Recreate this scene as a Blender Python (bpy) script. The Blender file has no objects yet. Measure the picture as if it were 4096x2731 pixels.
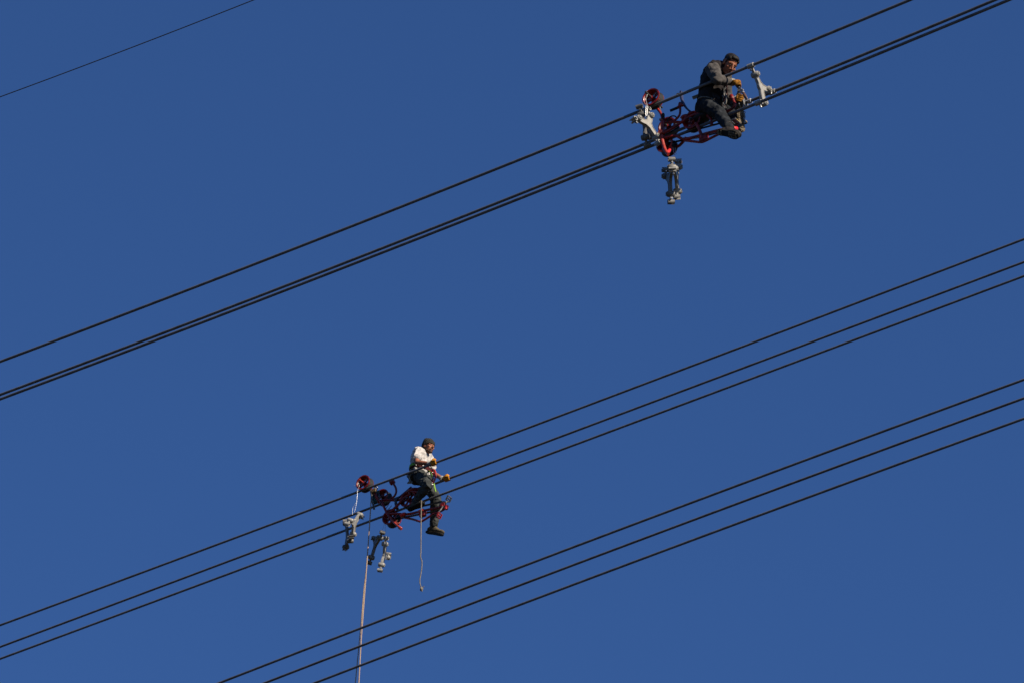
import bpy, bmesh, math, random
import numpy as np
from mathutils import Vector, Matrix, noise
random.seed(4)
R = math.radians
SC = bpy.context.scene
COL = SC.collection

# ------------------------------------------------------------------ camera, sky, sun, exposure
PITCH = R(35.2); FPX = 22755.0                      # 200 mm lens on a 36 mm sensor, in photo pixels
CAM = Vector((0, 0, 1.7))
FWD = Vector((0, math.cos(PITCH), math.sin(PITCH))); RIGHT = Vector((1, 0, 0))
UP = Vector((0, -math.sin(PITCH), math.cos(PITCH)))
cd = bpy.data.cameras.new('camera'); cam = bpy.data.objects.new('camera', cd); COL.objects.link(cam)
cd.lens = 200; cd.sensor_width = 36; cd.sensor_fit = 'HORIZONTAL'; cd.clip_start = 0.5; cd.clip_end = 20000
cam.location = CAM; cam.rotation_euler = (math.pi/2 + PITCH, 0, 0)
cd.dof.use_dof = True; cd.dof.focus_distance = 74; cd.dof.aperture_fstop = 8
SC.camera = cam

SUN_AZ = R(-41); SUN_EL = R(27)                      # from the right of the picture (0 = +X), minus = toward the camera
SUNV = Vector((math.cos(SUN_AZ)*math.cos(SUN_EL), math.sin(SUN_AZ)*math.cos(SUN_EL), math.sin(SUN_EL)))
w = bpy.data.worlds.new('World'); SC.world = w; w.use_nodes = True
wn = w.node_tree.nodes; bg = wn['Background']
sky = wn.new('ShaderNodeTexSky'); sky.sky_type = 'NISHITA'; sky.sun_disc = False
sky.sun_elevation = SUN_EL; sky.sun_rotation = math.pi/2 - SUN_AZ
sky.altitude = 900; sky.air_density = 0.66; sky.dust_density = 0.1; sky.ozone_density = 10.0
w.node_tree.links.new(sky.outputs[0], bg.inputs[0]); bg.inputs[1].default_value = 0.075
sd = bpy.data.lights.new('sun', 'SUN'); sd.energy = 5.0; sd.angle = R(0.53); sd.color = (1.0, 0.88, 0.72)
so = bpy.data.objects.new('sun', sd); COL.objects.link(so); so.rotation_euler = SUNV.to_track_quat('Z', 'Y').to_euler()
SC.view_settings.view_transform = 'Standard'; SC.view_settings.look = 'None'
SC.view_settings.exposure = 1.0; SC.view_settings.gamma = 1.0; SC.view_settings.use_curve_mapping = False

# ------------------------------------------------------------------ materials
def mat(name, col, rough=.6, metal=0., var=.25, scale=30., bump=0., bscale=None, col2=None, stripe=None):
    m = bpy.data.materials.new(name); m.use_nodes = True
    nt = m.node_tree; N = nt.nodes; b = N['Principled BSDF']
    b.inputs['Roughness'].default_value = rough; b.inputs['Metallic'].default_value = metal
    b.inputs['Specular IOR Level'].default_value = .06 if rough >= .8 else (.15 if rough >= .55 else .35)   # cloth and rubber hardly shine
    tc = N.new('ShaderNodeTexCoord'); nz = N.new('ShaderNodeTexNoise')
    nz.inputs['Scale'].default_value = scale; nz.inputs['Detail'].default_value = 5
    nt.links.new(tc.outputs['Object'], nz.inputs['Vector'])
    rp = N.new('ShaderNodeValToRGB'); e = rp.color_ramp.elements
    e[0].position = .35; e[1].position = .65
    c2 = col2 or tuple(c*(1-var) for c in col)
    e[0].color = (*c2, 1); e[1].color = (*[min(1, c*(1+var*.5)) for c in col], 1)
    nt.links.new(nz.outputs['Fac'], rp.inputs['Fac']); nt.links.new(rp.outputs['Color'], b.inputs['Base Color'])
    if bump:
        n2 = N.new('ShaderNodeTexNoise'); n2.inputs['Scale'].default_value = bscale or scale*3; n2.inputs['Detail'].default_value = 4
        nt.links.new(tc.outputs['Object'], n2.inputs['Vector'])
        bp = N.new('ShaderNodeBump'); bp.inputs['Strength'].default_value = bump; bp.inputs['Distance'].default_value = .02
        nt.links.new(n2.outputs['Fac'], bp.inputs['Height']); nt.links.new(bp.outputs['Normal'], b.inputs['Normal'])
    return m
M = dict(
    conductor=mat('weathered_aluminium_strand', (.098, .10, .108), .6, .1, .25, 9, .08, 200),
    earth=mat('galvanised_earth_wire', (.06, .055, .055), .6, .3),
    red=mat('red_paint', (.20, .008, .0055), .45, 0, .3, 16, .05, 80, col2=(.065, .004, .004)),
    redworn=mat('worn_red_paint', (.27, .024, .014), .45, 0, .3, 40, .1, 90, col2=(.13, .018, .013)),
    alu=mat('cast_aluminium', (.215, .208, .19), .5, .05, .2, 26, .06, 120),
    alushade=mat('shaded_cast_aluminium', (.105, .10, .092), .5, .05, .25, 26, .06, 120),  # same casting as alu, shade on the rear spacers put into the colour
    rubber=mat('black_rubber', (.018, .018, .02), .7, 0, .3, 40),
    navy=mat('navy_flat_bar', (.02, .024, .06), .5, 0, .3, 30),
    steel=mat('bright_steel', (.28, .28, .28), .4, .5, .3, 50),
    darksteel=mat('dark_steel', (.07, .07, .072), .45, .6, .3, 40),
    chain=mat('greasy_chain', (.012, .012, .012), .6, .1, .4, 120, .1, 400),
    brass=mat('brass', (.45, .32, .12), .4, .6, .3, 40),
    green=mat('green_pulley_paint', (.02, .075, .06), .5, 0, .3, 30),
    skin=mat('tanned_skin', (.225, .09, .05), .56, 0, .15, 25, .05, 120, col2=(.165, .058, .031)),
    hair=mat('black_hair', (.010, .008, .007), .6, 0, .4, 90, .3, 260),
    beard=mat('dark_beard', (.045, .024, .016), .7, 0, .4, 140, .5, 300),
    eye=mat('shaded_eye_white', (.16, .13, .11), .2, 0, .05), iris=mat('brown_iris', (.02, .012, .008), .2),  # eye white darkened, the shadow over the eyes is in its colour
    lip=mat('lips', (.15, .055, .04), .6, 0, .1),
    jacketbody=mat('black_brown_jacket', (.016, .0135, .0135), .85, 0, .3, 14, .10, 60),
    jacket=mat('grey_work_jacket', (.055, .050, .047), .85, 0, .3, 14, .10, 60),
    collar=mat('navy_collar', (.02, .021, .03), .85, 0, .3, 20, .3, 60),
    lining=mat('pale_lining', (.12, .115, .105), .85, 0, .3, 20, .3, 60),
    jeans=mat('dark_slate_denim', (.017, .019, .022), .88, 0, .35, 12, .12, 70),
    trousers=mat('charcoal_work_trousers', (.037, .040, .039), .88, 0, .35, 12, .12, 70),
    tee=mat('off_white_cotton', (.36, .338, .315), .9, 0, .12, 22, .1, 50, col2=(.24, .228, .22)),
    knit=mat('charcoal_knit', (.034, .033, .029), .95, 0, .45, 90, .9, 150),
    knitband=mat('charcoal_rib_knit', (.038, .036, .031), .95, 0, .4, 120, .9, 220),
    glove=mat('amber_leather', (.40, .17, .011), .7, 0, .3, 30, .1, 90, col2=(.22, .085, .006)),
    glovedark=mat('dark_amber_leather', (.22, .095, .012), .8, 0, .3, 45, .1, 90, col2=(.075, .035, .008)),  # deeper amber than the other pair, mottled darker
    gloveback=mat('dark_glove_fabric', (.05, .035, .022), .8, 0, .4, 40, .4, 120),
    cuff=mat('pale_knit_cuff', (.28, .27, .245), .9, 0, .2, 80, .6, 200),
    boot=mat('black_brown_boot', (.022, .019, .017), .65, 0, .35, 20, .3, 80),
    suede=mat('olive_suede_boot', (.075, .062, .042), .85, 0, .3, 18, .35, 80),
    sole=mat('tan_rubber_sole', (.12, .095, .065), .8, 0, .3, 30),
    soledark=mat('black_rubber_sole', (.016, .015, .013), .8, 0, .3, 30),
    rope=mat('tan_rope', (.30, .21, .14), .85, 0, .3, 60, .6, 200),
    lanyard=mat('pale_rope', (.15, .135, .11), .85, 0, .3, 60, .6, 200),
    tiewire=mat('shiny_tie_wire', (.36, .36, .36), .4, .3, .1, 40),
    limegreen=mat('lime_webbing', (.145, .28, .033), .7, 0, .15, 60),
    belt=mat('red_black_webbing', (.06, .008, .008), .8, 0, .6, 40, col2=(.010, .010, .010)),
    redsling=mat('red_anodised', (.28, .010, .013), .3, .2, .2, 30),
    leather=mat('tan_leather', (.13, .09, .052), .7, 0, .3, 30, .3, 80),
    plastic=mat('brown_plastic_handle', (.07, .04, .035), .35, 0, .2, 40),
    redflag=mat('bright_red_cap', (.42, .014, .014), .45, 0, .1, 40),
    ground=mat('dry_ground', (.045, .042, .03), .95, 0, .5, .03),
)
# the hand line: a helical red tracer over tan fibre (UV: u round, v along)
def rope_material():
    m = bpy.data.materials.new('tan_rope_with_red_tracer'); m.use_nodes = True
    nt = m.node_tree; N = nt.nodes; b = N['Principled BSDF']; b.inputs['Roughness'].default_value = .85
    tc = N.new('ShaderNodeTexCoord'); sp = N.new('ShaderNodeSeparateXYZ'); nt.links.new(tc.outputs['UV'], sp.inputs[0])
    ad = N.new('ShaderNodeMath'); ad.operation = 'ADD'; nt.links.new(sp.outputs[0], ad.inputs[0])
    mu = N.new('ShaderNodeMath'); mu.operation = 'MULTIPLY'; mu.inputs[1].default_value = 11.0
    nt.links.new(sp.outputs[1], mu.inputs[0]); nt.links.new(mu.outputs[0], ad.inputs[1])
    fr = N.new('ShaderNodeMath'); fr.operation = 'FRACT'; nt.links.new(ad.outputs[0], fr.inputs[0])
    rp = N.new('ShaderNodeValToRGB'); rp.color_ramp.interpolation = 'CONSTANT'
    e = rp.color_ramp.elements; e[0].color = (.27, .205, .135, 1); e[1].position = .80; e[1].color = (.17, .055, .035, 1)
    nt.links.new(fr.outputs[0], rp.inputs[0]); nt.links.new(rp.outputs[0], b.inputs['Base Color'])
    return m
M['handline'] = rope_material()

# ------------------------------------------------------------------ frames: where the photo's rays meet a bundle's vertical planes
AZ = R(33.4)
D = Vector((math.cos(AZ), -math.sin(AZ), 0))        # along the lines, to the right and nearer
Nn = Vector((math.sin(AZ), math.cos(AZ), 0))        # across the lines, away from the camera
Zz = Vector((0, 0, 1))
def ray(px, py): return FWD + RIGHT*((px-2048)/FPX) + UP*((1365.5-py)/FPX)
class Frame:
    def __init__(s, px, py, depth): s.o = CAM + ray(px, py)*depth
    def U(s, px, py, v=0.):
        r = ray(px, py); t = (v - (CAM-s.o).dot(Nn))/r.dot(Nn)
        return CAM + r*t
    def uvw(s, p): q = p-s.o; return q.dot(D), q.dot(Nn), q.z
    def P(s, u, v, w): return s.o + D*u + Nn*v + Zz*w
def reach(prev, px, py, L, far=False):
    r = ray(px, py); q = CAM-prev
    a = r.dot(r); b = 2*r.dot(q); c = q.dot(q)-L*L; dd = b*b-4*a*c
    t = -b/(2*a) if dd < 0 else (-b+(1 if far else -1)*math.sqrt(dd))/(2*a)
    p = CAM+r*t
    return prev+(p-prev).normalized()*L if dd < 0 else p
F1 = Frame(2750, 369, 67.3); F2 = Frame(1600, 1903.6, 88.5); F3 = Frame(2640, 2055, 80); FE = Frame(520, 194, 85)
def zoom(ox, oy, s): return lambda x, y: (ox+x/s, oy+y/s)

# ------------------------------------------------------------------ mesh collector
def ortho(ax):
    ax = ax.normalized(); h = Vector((0, 0, 1)) if abs(ax.z) < .9 else Vector((1, 0, 0))
    a = ax.cross(h).normalized(); return a, ax.cross(a).normalized()
class MB:
    def __init__(s): s.v = []; s.f = []; s.uv = None
    def ring(s, c, a, b, n):
        i = len(s.v)
        for k in range(n):
            t = 2*math.pi*k/n; s.v.append(c+a*math.cos(t)+b*math.sin(t))
        return list(range(i, i+n))
    def bridge(s, r0, r1):
        n = len(r0)
        for k in range(n): s.f.append((r0[k], r0[(k+1) % n], r1[(k+1) % n], r1[k]))
    def tube(s, pts, rad, n=10, caps=True):
        pts = [Vector(p) for p in pts]; m = len(pts)
        rads = rad if isinstance(rad, (list, tuple)) else [rad]*m
        prev = None; rings = []
        for i, p in enumerate(pts):
            t = (pts[min(i+1, m-1)]-pts[max(i-1, 0)]).normalized()
            if prev is None: a, b = ortho(t)
            else:
                a = prev-t*prev.dot(t)
                a = a.normalized() if a.length > 1e-6 else ortho(t)[0]
                b = t.cross(a)
            prev = a; rings.append(s.ring(p, a*rads[i], b*rads[i], n))
        for i in range(m-1): s.bridge(rings[i], rings[i+1])
        if caps: s.f.append(tuple(reversed(rings[0]))); s.f.append(tuple(rings[-1]))
        return s
    def cyl(s, p0, p1, r, n=16): return s.tube([p0, p1], r, n)
    def lathe(s, c, ax, prof, n=24, closed=False):
        a, b = ortho(ax); ax = ax.normalized(); rings = [s.ring(c+ax*h, a*r, b*r, n) for r, h in prof]
        for i in range(len(rings)-1): s.bridge(rings[i], rings[i+1])
        if closed: s.bridge(rings[-1], rings[0])
        else: s.f.append(tuple(reversed(rings[0]))); s.f.append(tuple(rings[-1]))
        return s
    def torus(s, c, ax, rr, r, n=20, k=8, sx=1., xa=None):
        if xa is None: a, b = ortho(ax)
        else: a = xa.normalized(); b = ax.cross(a).normalized()
        pts = [c+a*rr*sx*math.cos(2*math.pi*i/n)+b*rr*math.sin(2*math.pi*i/n) for i in range(n)]
        rings = []
        for i in range(n):
            t = (pts[(i+1) % n]-pts[i-1]).normalized(); q = t.cross(ax).normalized()
            rings.append(s.ring(pts[i], q*r, ax.normalized()*r, k))
        for i in range(n): s.bridge(rings[i], rings[(i+1) % n])
        return s
    def ell(s, c, ax, rad, n=14, m=8):
        X, Y, Z3 = ax; rings = []
        for j in range(1, m):
            t = math.pi*j/m; rings.append(s.ring(c+Z3*(rad[2]*math.cos(t)), X*(rad[0]*math.sin(t)), Y*(rad[1]*math.sin(t)), n))
        for j in range(len(rings)-1): s.bridge(rings[j+1], rings[j])
        it = len(s.v); s.v.append(c+Z3*rad[2]); s.v.append(c-Z3*rad[2])
        for k in range(n):
            s.f.append((it, rings[0][k], rings[0][(k+1) % n])); s.f.append((it+1, rings[-1][(k+1) % n], rings[-1][k]))
        return s
    def sph(s, c, r, n=12, m=8): return s.ell(c, (Vector((1, 0, 0)), Vector((0, 1, 0)), Vector((0, 0, 1))), (r, r, r), n, m)
    def cap(s, p0, r0, p1, r1, n=14):
        s.tube([p0, p1], [r0, r1], n); s.sph(Vector(p0), r0, n, 8); s.sph(Vector(p1), r1, n, 8); return s
    def chain(s, pts, rads, n=14):
        for i in range(len(pts)-1): s.cap(pts[i], rads[i], pts[i+1], rads[i+1], n)
        return s
    def loft(s, secs, n=24):
        rings = [s.ring(c, a, b, n) for c, a, b in secs]
        for i in range(len(rings)-1): s.bridge(rings[i], rings[i+1])
        s.f.append(tuple(reversed(rings[0]))); s.f.append(tuple(rings[-1])); return s
    def box(s, c, X, Y, Z3, h):
        i = len(s.v)
        for sz in (-1, 1):
            for sx, sy in ((-1, -1), (1, -1), (1, 1), (-1, 1)): s.v.append(c+X*(sx*h[0])+Y*(sy*h[1])+Z3*(sz*h[2]))
        s.f += [(i+3, i+2, i+1, i), (i+4, i+5, i+6, i+7)]+[(i+k, i+(k+1) % 4, i+4+(k+1) % 4, i+4+k) for k in range(4)]
        return s
    def plate(s, outline, c, X, Y, th):
        ax = X.cross(Y); n = len(outline); i = len(s.v)
        for sg in (-1, 1):
            for x, y in outline: s.v.append(c+X*x+Y*y+ax*(sg*th/2))
        s.f.append(tuple(range(i+n-1, i-1, -1))); s.f.append(tuple(range(i+n, i+2*n)))
        for k in range(n): s.f.append((i+k, i+(k+1) % n, i+n+(k+1) % n, i+n+k))
        return s
    def band(s, pts, wid, th, wdir):
        """flat bar along pts, wide along wdir"""
        rings = []; m = len(pts)
        for i, p in enumerate(pts):
            t = (pts[min(i+1, m-1)]-pts[max(i-1, 0)]).normalized(); wv = (wdir-t*wdir.dot(t)).normalized(); q = t.cross(wv)
            j = len(s.v); s.v += [p+wv*wid/2+q*th/2, p-wv*wid/2+q*th/2, p-wv*wid/2-q*th/2, p+wv*wid/2-q*th/2]; rings.append(list(range(j, j+4)))
        for i in range(m-1): s.bridge(rings[i], rings[i+1])
        s.f.append(tuple(reversed(rings[0]))); s.f.append(tuple(rings[-1])); return s
    def mesh(s, name, off):
        me = bpy.data.meshes.new(name); me.from_pydata([tuple(p-off) for p in s.v], [], s.f); me.update()
        bm = bmesh.new(); bm.from_mesh(me); bmesh.ops.recalc_face_normals(bm, faces=bm.faces); bm.to_mesh(me); bm.free()
        return me
    def build(s, name, m, parent=None, off=None, smooth=True, bevel=0):
        off = off if off is not None else (root_off(parent) if parent else Vector())
        return link(name, s.mesh(name, off), m, parent, smooth, bevel, None if parent else off)
    def clay(s, name, m, parent=None, voxel=.008, smooth=4, off=None, disp=None):
        """fuse every shell into one continuous surface"""
        off = off if off is not None else (root_off(parent) if parent else Vector())
        me = s.mesh(name+'_raw', off); o = bpy.data.objects.new('tmp', me); COL.objects.link(o)
        r = o.modifiers.new('r', 'REMESH'); r.mode = 'VOXEL'; r.voxel_size = voxel; r.adaptivity = 0
        if smooth: q = o.modifiers.new('s', 'SMOOTH'); q.iterations = smooth; q.factor = .5
        dg = bpy.context.evaluated_depsgraph_get(); me2 = bpy.data.meshes.new_from_object(o.evaluated_get(dg))
        bpy.data.objects.remove(o); bpy.data.meshes.remove(me); me2.name = name; me2.materials.clear()
        if disp:
            nn = [v.normal.copy() for v in me2.vertices]
            for v, q in zip(me2.vertices, nn): v.co += q*disp(v.co+off, q)
        return link(name, me2, m, parent, True, 0, None if parent else off)
OFF = {}
def root_off(p):
    while p.parent: p = p.parent
    return OFF[p.name]
def link(name, me, m, parent=None, smooth=True, bevel=0, loc=None):
    o = bpy.data.objects.new(name, me); COL.objects.link(o); me.materials.append(m if not isinstance(m, str) else M[m])
    if smooth:
        me.polygons.foreach_set('use_smooth', [True]*len(me.polygons)); me.update()
        try: me.set_sharp_from_angle(angle=R(38))
        except Exception: pass
    if bevel:
        b = o.modifiers.new('bevel', 'BEVEL'); b.width = bevel; b.segments = 2; b.limit_method = 'ANGLE'
    if parent is not None: o.parent = parent
    elif loc is not None: o.location = loc; OFF[o.name] = loc.copy()
    return o
def thing(name, loc, label, cat, group=None):
    o = bpy.data.objects.new(name, None); COL.objects.link(o); o.location = loc; o.empty_display_size = .2
    OFF[o.name] = Vector(loc); return tag(o, label, cat, group)
def tag(o, label, cat, group=None):
    o['label'] = label; o['category'] = cat
    if group: o['group'] = group
    return o
def spline(pts, k=6):
    pts = [Vector(p) for p in pts]
    if len(pts) < 3: return pts
    out = []
    for i in range(len(pts)-1):
        p0 = pts[max(i-1, 0)]; p1 = pts[i]; p2 = pts[i+1]; p3 = pts[min(i+2, len(pts)-1)]
        for j in range(k):
            t = j/k
            out.append(.5*((2*p1)+(p2-p0)*t+(2*p0-5*p1+4*p2-p3)*t*t+(3*p1-p0-3*p2+p3)*t**3))
    return out+[pts[-1]]

# ------------------------------------------------------------------ the ground below (outside the frame)
g = MB(); S = 9000.0
for sx, sy in ((-1, -1), (1, -1), (1, 1), (-1, 1)): g.v.append(Vector((sx*S, sy*S, 0)))
g.f.append((0, 1, 2, 3)); go = g.build('ground', 'ground', None, Vector(), False); go['kind'] = 'structure'

# ------------------------------------------------------------------ conductors
def conductor(F, v, pts, rad, label, group, name='conductor_cable', m='conductor'):
    uw = [F.uvw(F.U(x, y, v)) for x, y in pts]
    u = np.array([q[0] for q in uw]); ww = np.array([q[2] for q in uw]); c = np.polyfit(u, ww, 2)
    f = lambda t: float(np.polyval(c, t))
    u0, u1 = u.min()-26, u.max()+26
    P = [F.P(t, v, f(t)) for t in np.arange(u0, u1, .5)]
    mid = F.P(0, v, f(0)); o = MB().tube(P, rad, 12).build(name, m, None, mid)
    tag(o, label, 'cable', group); return lambda t: F.P(t, v, f(t))
GR = 'conductor cables strung across the sky'
V1F, V1B, V2F, V2B = .484, .153, .495, .25
C1N = conductor(F1, 0, [(0, 1446.7), (1000, 1062.5), (1300, 946.4), (1900, 710.4), (2429, 500), (2480, 478), (3120, 219.5), (3596, 18), (3637.5, 0)], .0185,
    'top dark cable of the upper three, passing before the jacketed man\'s chest', GR)
C1F = conductor(F1, V1F, [(0, 1578.7), (200, 1503.7), (1000, 1195.9), (1300, 1081.1), (1900, 846.8), (2500, 611.6), (3120, 361), (3596, 158.4), (3978.6, 0)], .0185,
    'middle dark cable of the upper three, close above the lowest of them', GR)
C1B = conductor(F1, V1B, [(0, 1595.9), (200, 1520.9), (1000, 1214.3), (1300, 1099), (1900, 865), (2500, 629.1), (3120, 380), (3596, 181.8), (4034, 0)], .0185,
    'lowest dark cable of the upper three, running under the seated man', GR)
C2N = conductor(F2, 0, [(0, 2498.2), (700, 2239), (1000, 2128), (1340, 1999.7), (1880, 1800), (2340, 1622.7), (2640, 1509.2), (3896, 1033.2), (4096, 958.3)], .0185,
    'top dark cable of the middle three, in the white-shirted man\'s near hand', GR)
C2F = conductor(F2, V2F, [(0, 2584.7), (700, 2323.2), (1000, 2212.2), (1340, 2082), (1880, 1885), (2350, 1700), (2640, 1595.4), (3896, 1123.5), (4096, 1049.8)], .0185,
    'middle dark cable of the middle three, in the white-shirted man\'s far hand', GR)
C2B = conductor(F2, V2B, [(0, 2634.4), (700, 2371.7), (1000, 2260.7), (1340, 2133), (1880, 1937), (2506, 1700), (2640, 1649.5), (3946.5, 1160), (4096, 1105.2)], .0185,
    'lowest dark cable of the middle three, passing between the legs of the man in white', GR)
conductor(F3, 0, [(872, 2731), (1133, 2631), (2340, 2169), (2640, 2055), (3896, 1590.2), (4096, 1516.7)], .0185,
    'top dark cable of the three crossing the lower right corner', GR)
conductor(F3, .38, [(1053.6, 2731), (1316, 2631), (2340, 2240.6), (2640, 2127), (3896, 1663.6), (4096, 1591.4)], .0185,
    'middle dark cable of the three crossing the lower right corner', GR)
conductor(F3, .28, [(1254.5, 2731), (1340, 2699), (2388, 2300), (2640, 2207.4), (3963, 1720), (4096, 1673.1)], .0185,
    'lowest dark cable of the three crossing the lower right corner', GR)
conductor(FE, 0, [(0, 388.7), (521.8, 193.2), (1017, 0)], .0078, 'thin single wire alone in the upper left corner', None, 'earth_wire', 'earth')
def on(c, F, px, py, v):
    return c(F.uvw(F.U(px, py, v))[0])
# ------------------------------------------------------------------ bundle spacers
def polar(a, r): return Vector((r*math.cos(a), r*math.sin(a)))
def spacer(c, X, Y, label, angs, targets, closed, rb=.142, m='alu', sc=1.):
    rbs = rb if isinstance(rb, (list, tuple)) else [rb]*3
    Z3 = X.cross(Y).normalized()
    L = lambda x, y, z=0.: c+X*(x*sc)+Y*(y*sc)+Z3*(z*sc)
    t = thing('bundle_spacer', c, label, 'spacer', 'three-armed bundle spacers')
    out = []
    for k in range(72):
        a = 2*math.pi*k/72; r = .058
        for q, rb in zip(angs, rbs):
            dlt = abs((a-q+math.pi) % (2*math.pi)-math.pi); r = max(r, .058+(rb-.045)*math.exp(-(dlt/.33)**2))
        out.append(tuple(polar(a, r)))
    MB().plate([(x*sc, y*sc) for x, y in out], c, X, Y, .026*sc).build('body_plate', m, t, bevel=.004*sc)
    rim = MB(); pts = [L(x, y) for x, y in out]; n = len(pts)
    rings = []
    for i in range(n):
        tg = (pts[(i+1) % n]-pts[i-1]).normalized(); q = tg.cross(Z3); rings.append(rim.ring(pts[i], q*.007*sc, Z3*.021*sc, 6))
    for i in range(n): rim.bridge(rings[i], rings[(i+1) % n])
    rim.build('edge_rib', m, t)
    for q, tg, rb in zip(angs, targets, rbs):
        b = polar(q, rb)
        bo = MB().lathe(L(b.x, b.y), Z3, [(.030*sc, -.046*sc), (.037*sc, -.036*sc), (.037*sc, .036*sc), (.030*sc, .046*sc)], 20).build('hinge_boss', m, t)
        cp = MB()
        cp.lathe(L(b.x, b.y, .046), Z3, [(.024*sc, 0), (.022*sc, .006*sc)], 16)
        for w4 in range(3):
            aa = q+w4*math.pi/3; dx = X*math.cos(aa)+Y*math.sin(aa)
            cp.box(L(b.x, b.y, .053), dx, Z3.cross(dx), Z3, (.024*sc, .004*sc, .004*sc))
        cp.build('end_cap', m, bo)
        tv = Vector(tg)-b; ln = tv.length; dr = X*(tv.x/ln)+Y*(tv.y/ln); sd = Z3.cross(dr)
        a0 = L(b.x, b.y); e0 = a0+dr*(ln-.03)*sc
        ar = MB(); ar.band([a0+dr*.02*sc, a0+dr*(ln*.5)*sc, e0], .030*sc, .030*sc, Z3)
        ar.build('clamp_arm', m, t, bevel=.004)
        e = L(*tg); jw = MB(); r0, r1 = .0200*sc, .031*sc; gap = 0 if closed else 1.1
        ns = 14; rs = []
        a_0 = gap/2 if gap else 0; span = 2*math.pi-gap
        for k in range(ns+1):
            aa = a_0+span*k/ns; w5 = dr*math.cos(aa)+sd*math.sin(aa); j = len(jw.v); h = .040*sc
            jw.v += [e+w5*r0-Z3*h, e+w5*r1-Z3*h, e+w5*r1+Z3*h, e+w5*r0+Z3*h]; rs.append(list(range(j, j+4)))
        for k in range(ns): jw.bridge(rs[k], rs[k+1])
        if gap: jw.f += [tuple(rs[0]), tuple(reversed(rs[-1]))]
        j = jw.build('clamp_jaw', m, t)
        bl = MB(); bp = e-dr*.036*sc+sd*.02*sc
        bl.cyl(bp-sd*.05*sc, bp+sd*.022*sc, .008*sc, 8); bl.lathe(bp+sd*.022*sc, sd, [(.013*sc, 0), (.013*sc, .012*sc)], 6)
        bl.build('clamp_bolt', 'steel', j)
    return t
A3 = [math.radians(a) for a in (90, 210, 330)]
def fit_pose(pix, Zd, rb, pref):
    """rotation whose three bosses fall nearest to the seen ones, plate normal nearest to pref"""
    rng = np.random.default_rng(7); q = rng.normal(size=(60000, 4)); q /= np.linalg.norm(q, axis=1)[:, None]
    w_, x, y, z = q.T
    Xa = np.stack([1-2*(y*y+z*z), 2*(x*y+z*w_), 2*(x*z-y*w_)], 1); Ya = np.stack([2*(x*y-z*w_), 1-2*(x*x+z*z), 2*(y*z+x*w_)], 1)
    Za = np.cross(Xa, Ya); P = np.array(pix, float); cen = P.mean(0); s = FPX/Zd; err = 0
    rt = np.array(RIGHT); up = np.array(UP)
    for k, a in enumerate(A3):
        b = (Xa*math.cos(a)+Ya*math.sin(a))*rb
        err = err+(cen[0]+b@rt*s-P[k, 0])**2+(cen[1]-b@up*s-P[k, 1])**2
    tot = err+60*(1-Za@np.array(pref.normalized())); i = int(tot.argmin())
    return cen, Vector(Xa[i]), Vector(Ya[i])
def hung(F, v, pix, label, pref, devs=(0, 0, 0), m='alu', rb=.185):
    c0 = F.U(sum(p[0] for p in pix)/3, sum(p[1] for p in pix)/3, v); Zd = (c0-CAM).dot(FWD)
    cen, X, Y = fit_pose(pix, Zd, rb, pref); c = F.U(cen[0], cen[1], v)
    tg = [tuple(polar(a, rb)+polar(a+math.radians(dv), .098)) for a, dv in zip(A3, devs)]
    return spacer(c, X, Y, label, A3, tg, False, rb, m)
# clamped across the upper bundle in front of the seated man
u_sp = F1.uvw(F1.U(3003, 263, 0))[0]
pn, pf, pb = C1N(u_sp), C1F(u_sp), C1B(u_sp); cc = (pn+pf+pb)/3
tg = [((p-cc).dot(Nn), (p-cc).dot(Zz)) for p in (pn, pf, pb)]
def in_plane(px, py):
    r = ray(px, py); q = CAM+r*((cc-CAM).dot(D)/r.dot(D))-cc; return q.dot(Nn), q.dot(Zz)
bs = [in_plane(3021, 300), in_plane(3068, 360), in_plane(3054, 416)]
spacer(cc, Nn, Zz, 'grey three-armed spacer clamped to the upper cables right of the jacketed man', [math.atan2(y, x) for x, y in bs], tg, True, rb=[math.hypot(x, y) for x, y in bs])
HANG = []
za = zoom(2480, 340, 5.6); zb = zoom(2560, 560, 5.225); zc = zoom(1340, 2000, 5.058)
HANG.append(hung(F1, -.10, [za(715, 715), za(415, 835), za(750, 1105)], 'pale spacer with broad plate to the camera, hung behind the upper red cart', D-Zz*.2-Nn*.4, (40, 30, -35)))
HANG.append(hung(F1, .06, [za(500, 690), za(545, 1165), za(690, 1150)], 'shaded spacer behind the broad pale one at the rear of the upper cart', D-Nn, (0, 60, 40), 'alushade'))
HANG.append(hung(F1, .10, [zb(560, 735), zb(640, 1180), zb(660, 560)], 'left one of two narrow spacers dangling below the upper red cart', -Nn*.8-D*.3, (-40, 0, 60), 'alushade'))
HANG.append(hung(F1, .16, [zb(800, 590), zb(700, 640), zb(775, 1030)], 'right one of two narrow spacers dangling below the upper red cart', D*.6-Nn, (10, 30, -50)))
HANG.append(hung(F2, -.02, [zc(490, 265), zc(320, 385), zc(365, 720)], 'pale spacer at far left, hung on tie wire from the lower cart', D-Nn*.4, (-70, 50, -60)))
HANG.append(hung(F2, .10, [zc(235, 440), zc(222, 970), zc(310, 820)], 'dark spacer hanging edge on behind the leftmost pale one', -Nn-D*.2, (50, -30, 50), 'alushade', .215))
HANG.append(hung(F2, .18, [zc(800, 760), zc(735, 1185), zc(925, 735)], 'dark spacer below the lower cart, between the hand line and a paler spacer', -Nn-D*.3, (30, -30, 30), 'alushade', .21))
HANG.append(hung(F2, .30, [zc(1005, 925), zc(945, 1265), zc(1050, 1150)], 'right spacer of the pair dangling below the lower red cart', D*.6-Nn*.6, (-40, 10, 40), 'alu', .19))

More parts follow.
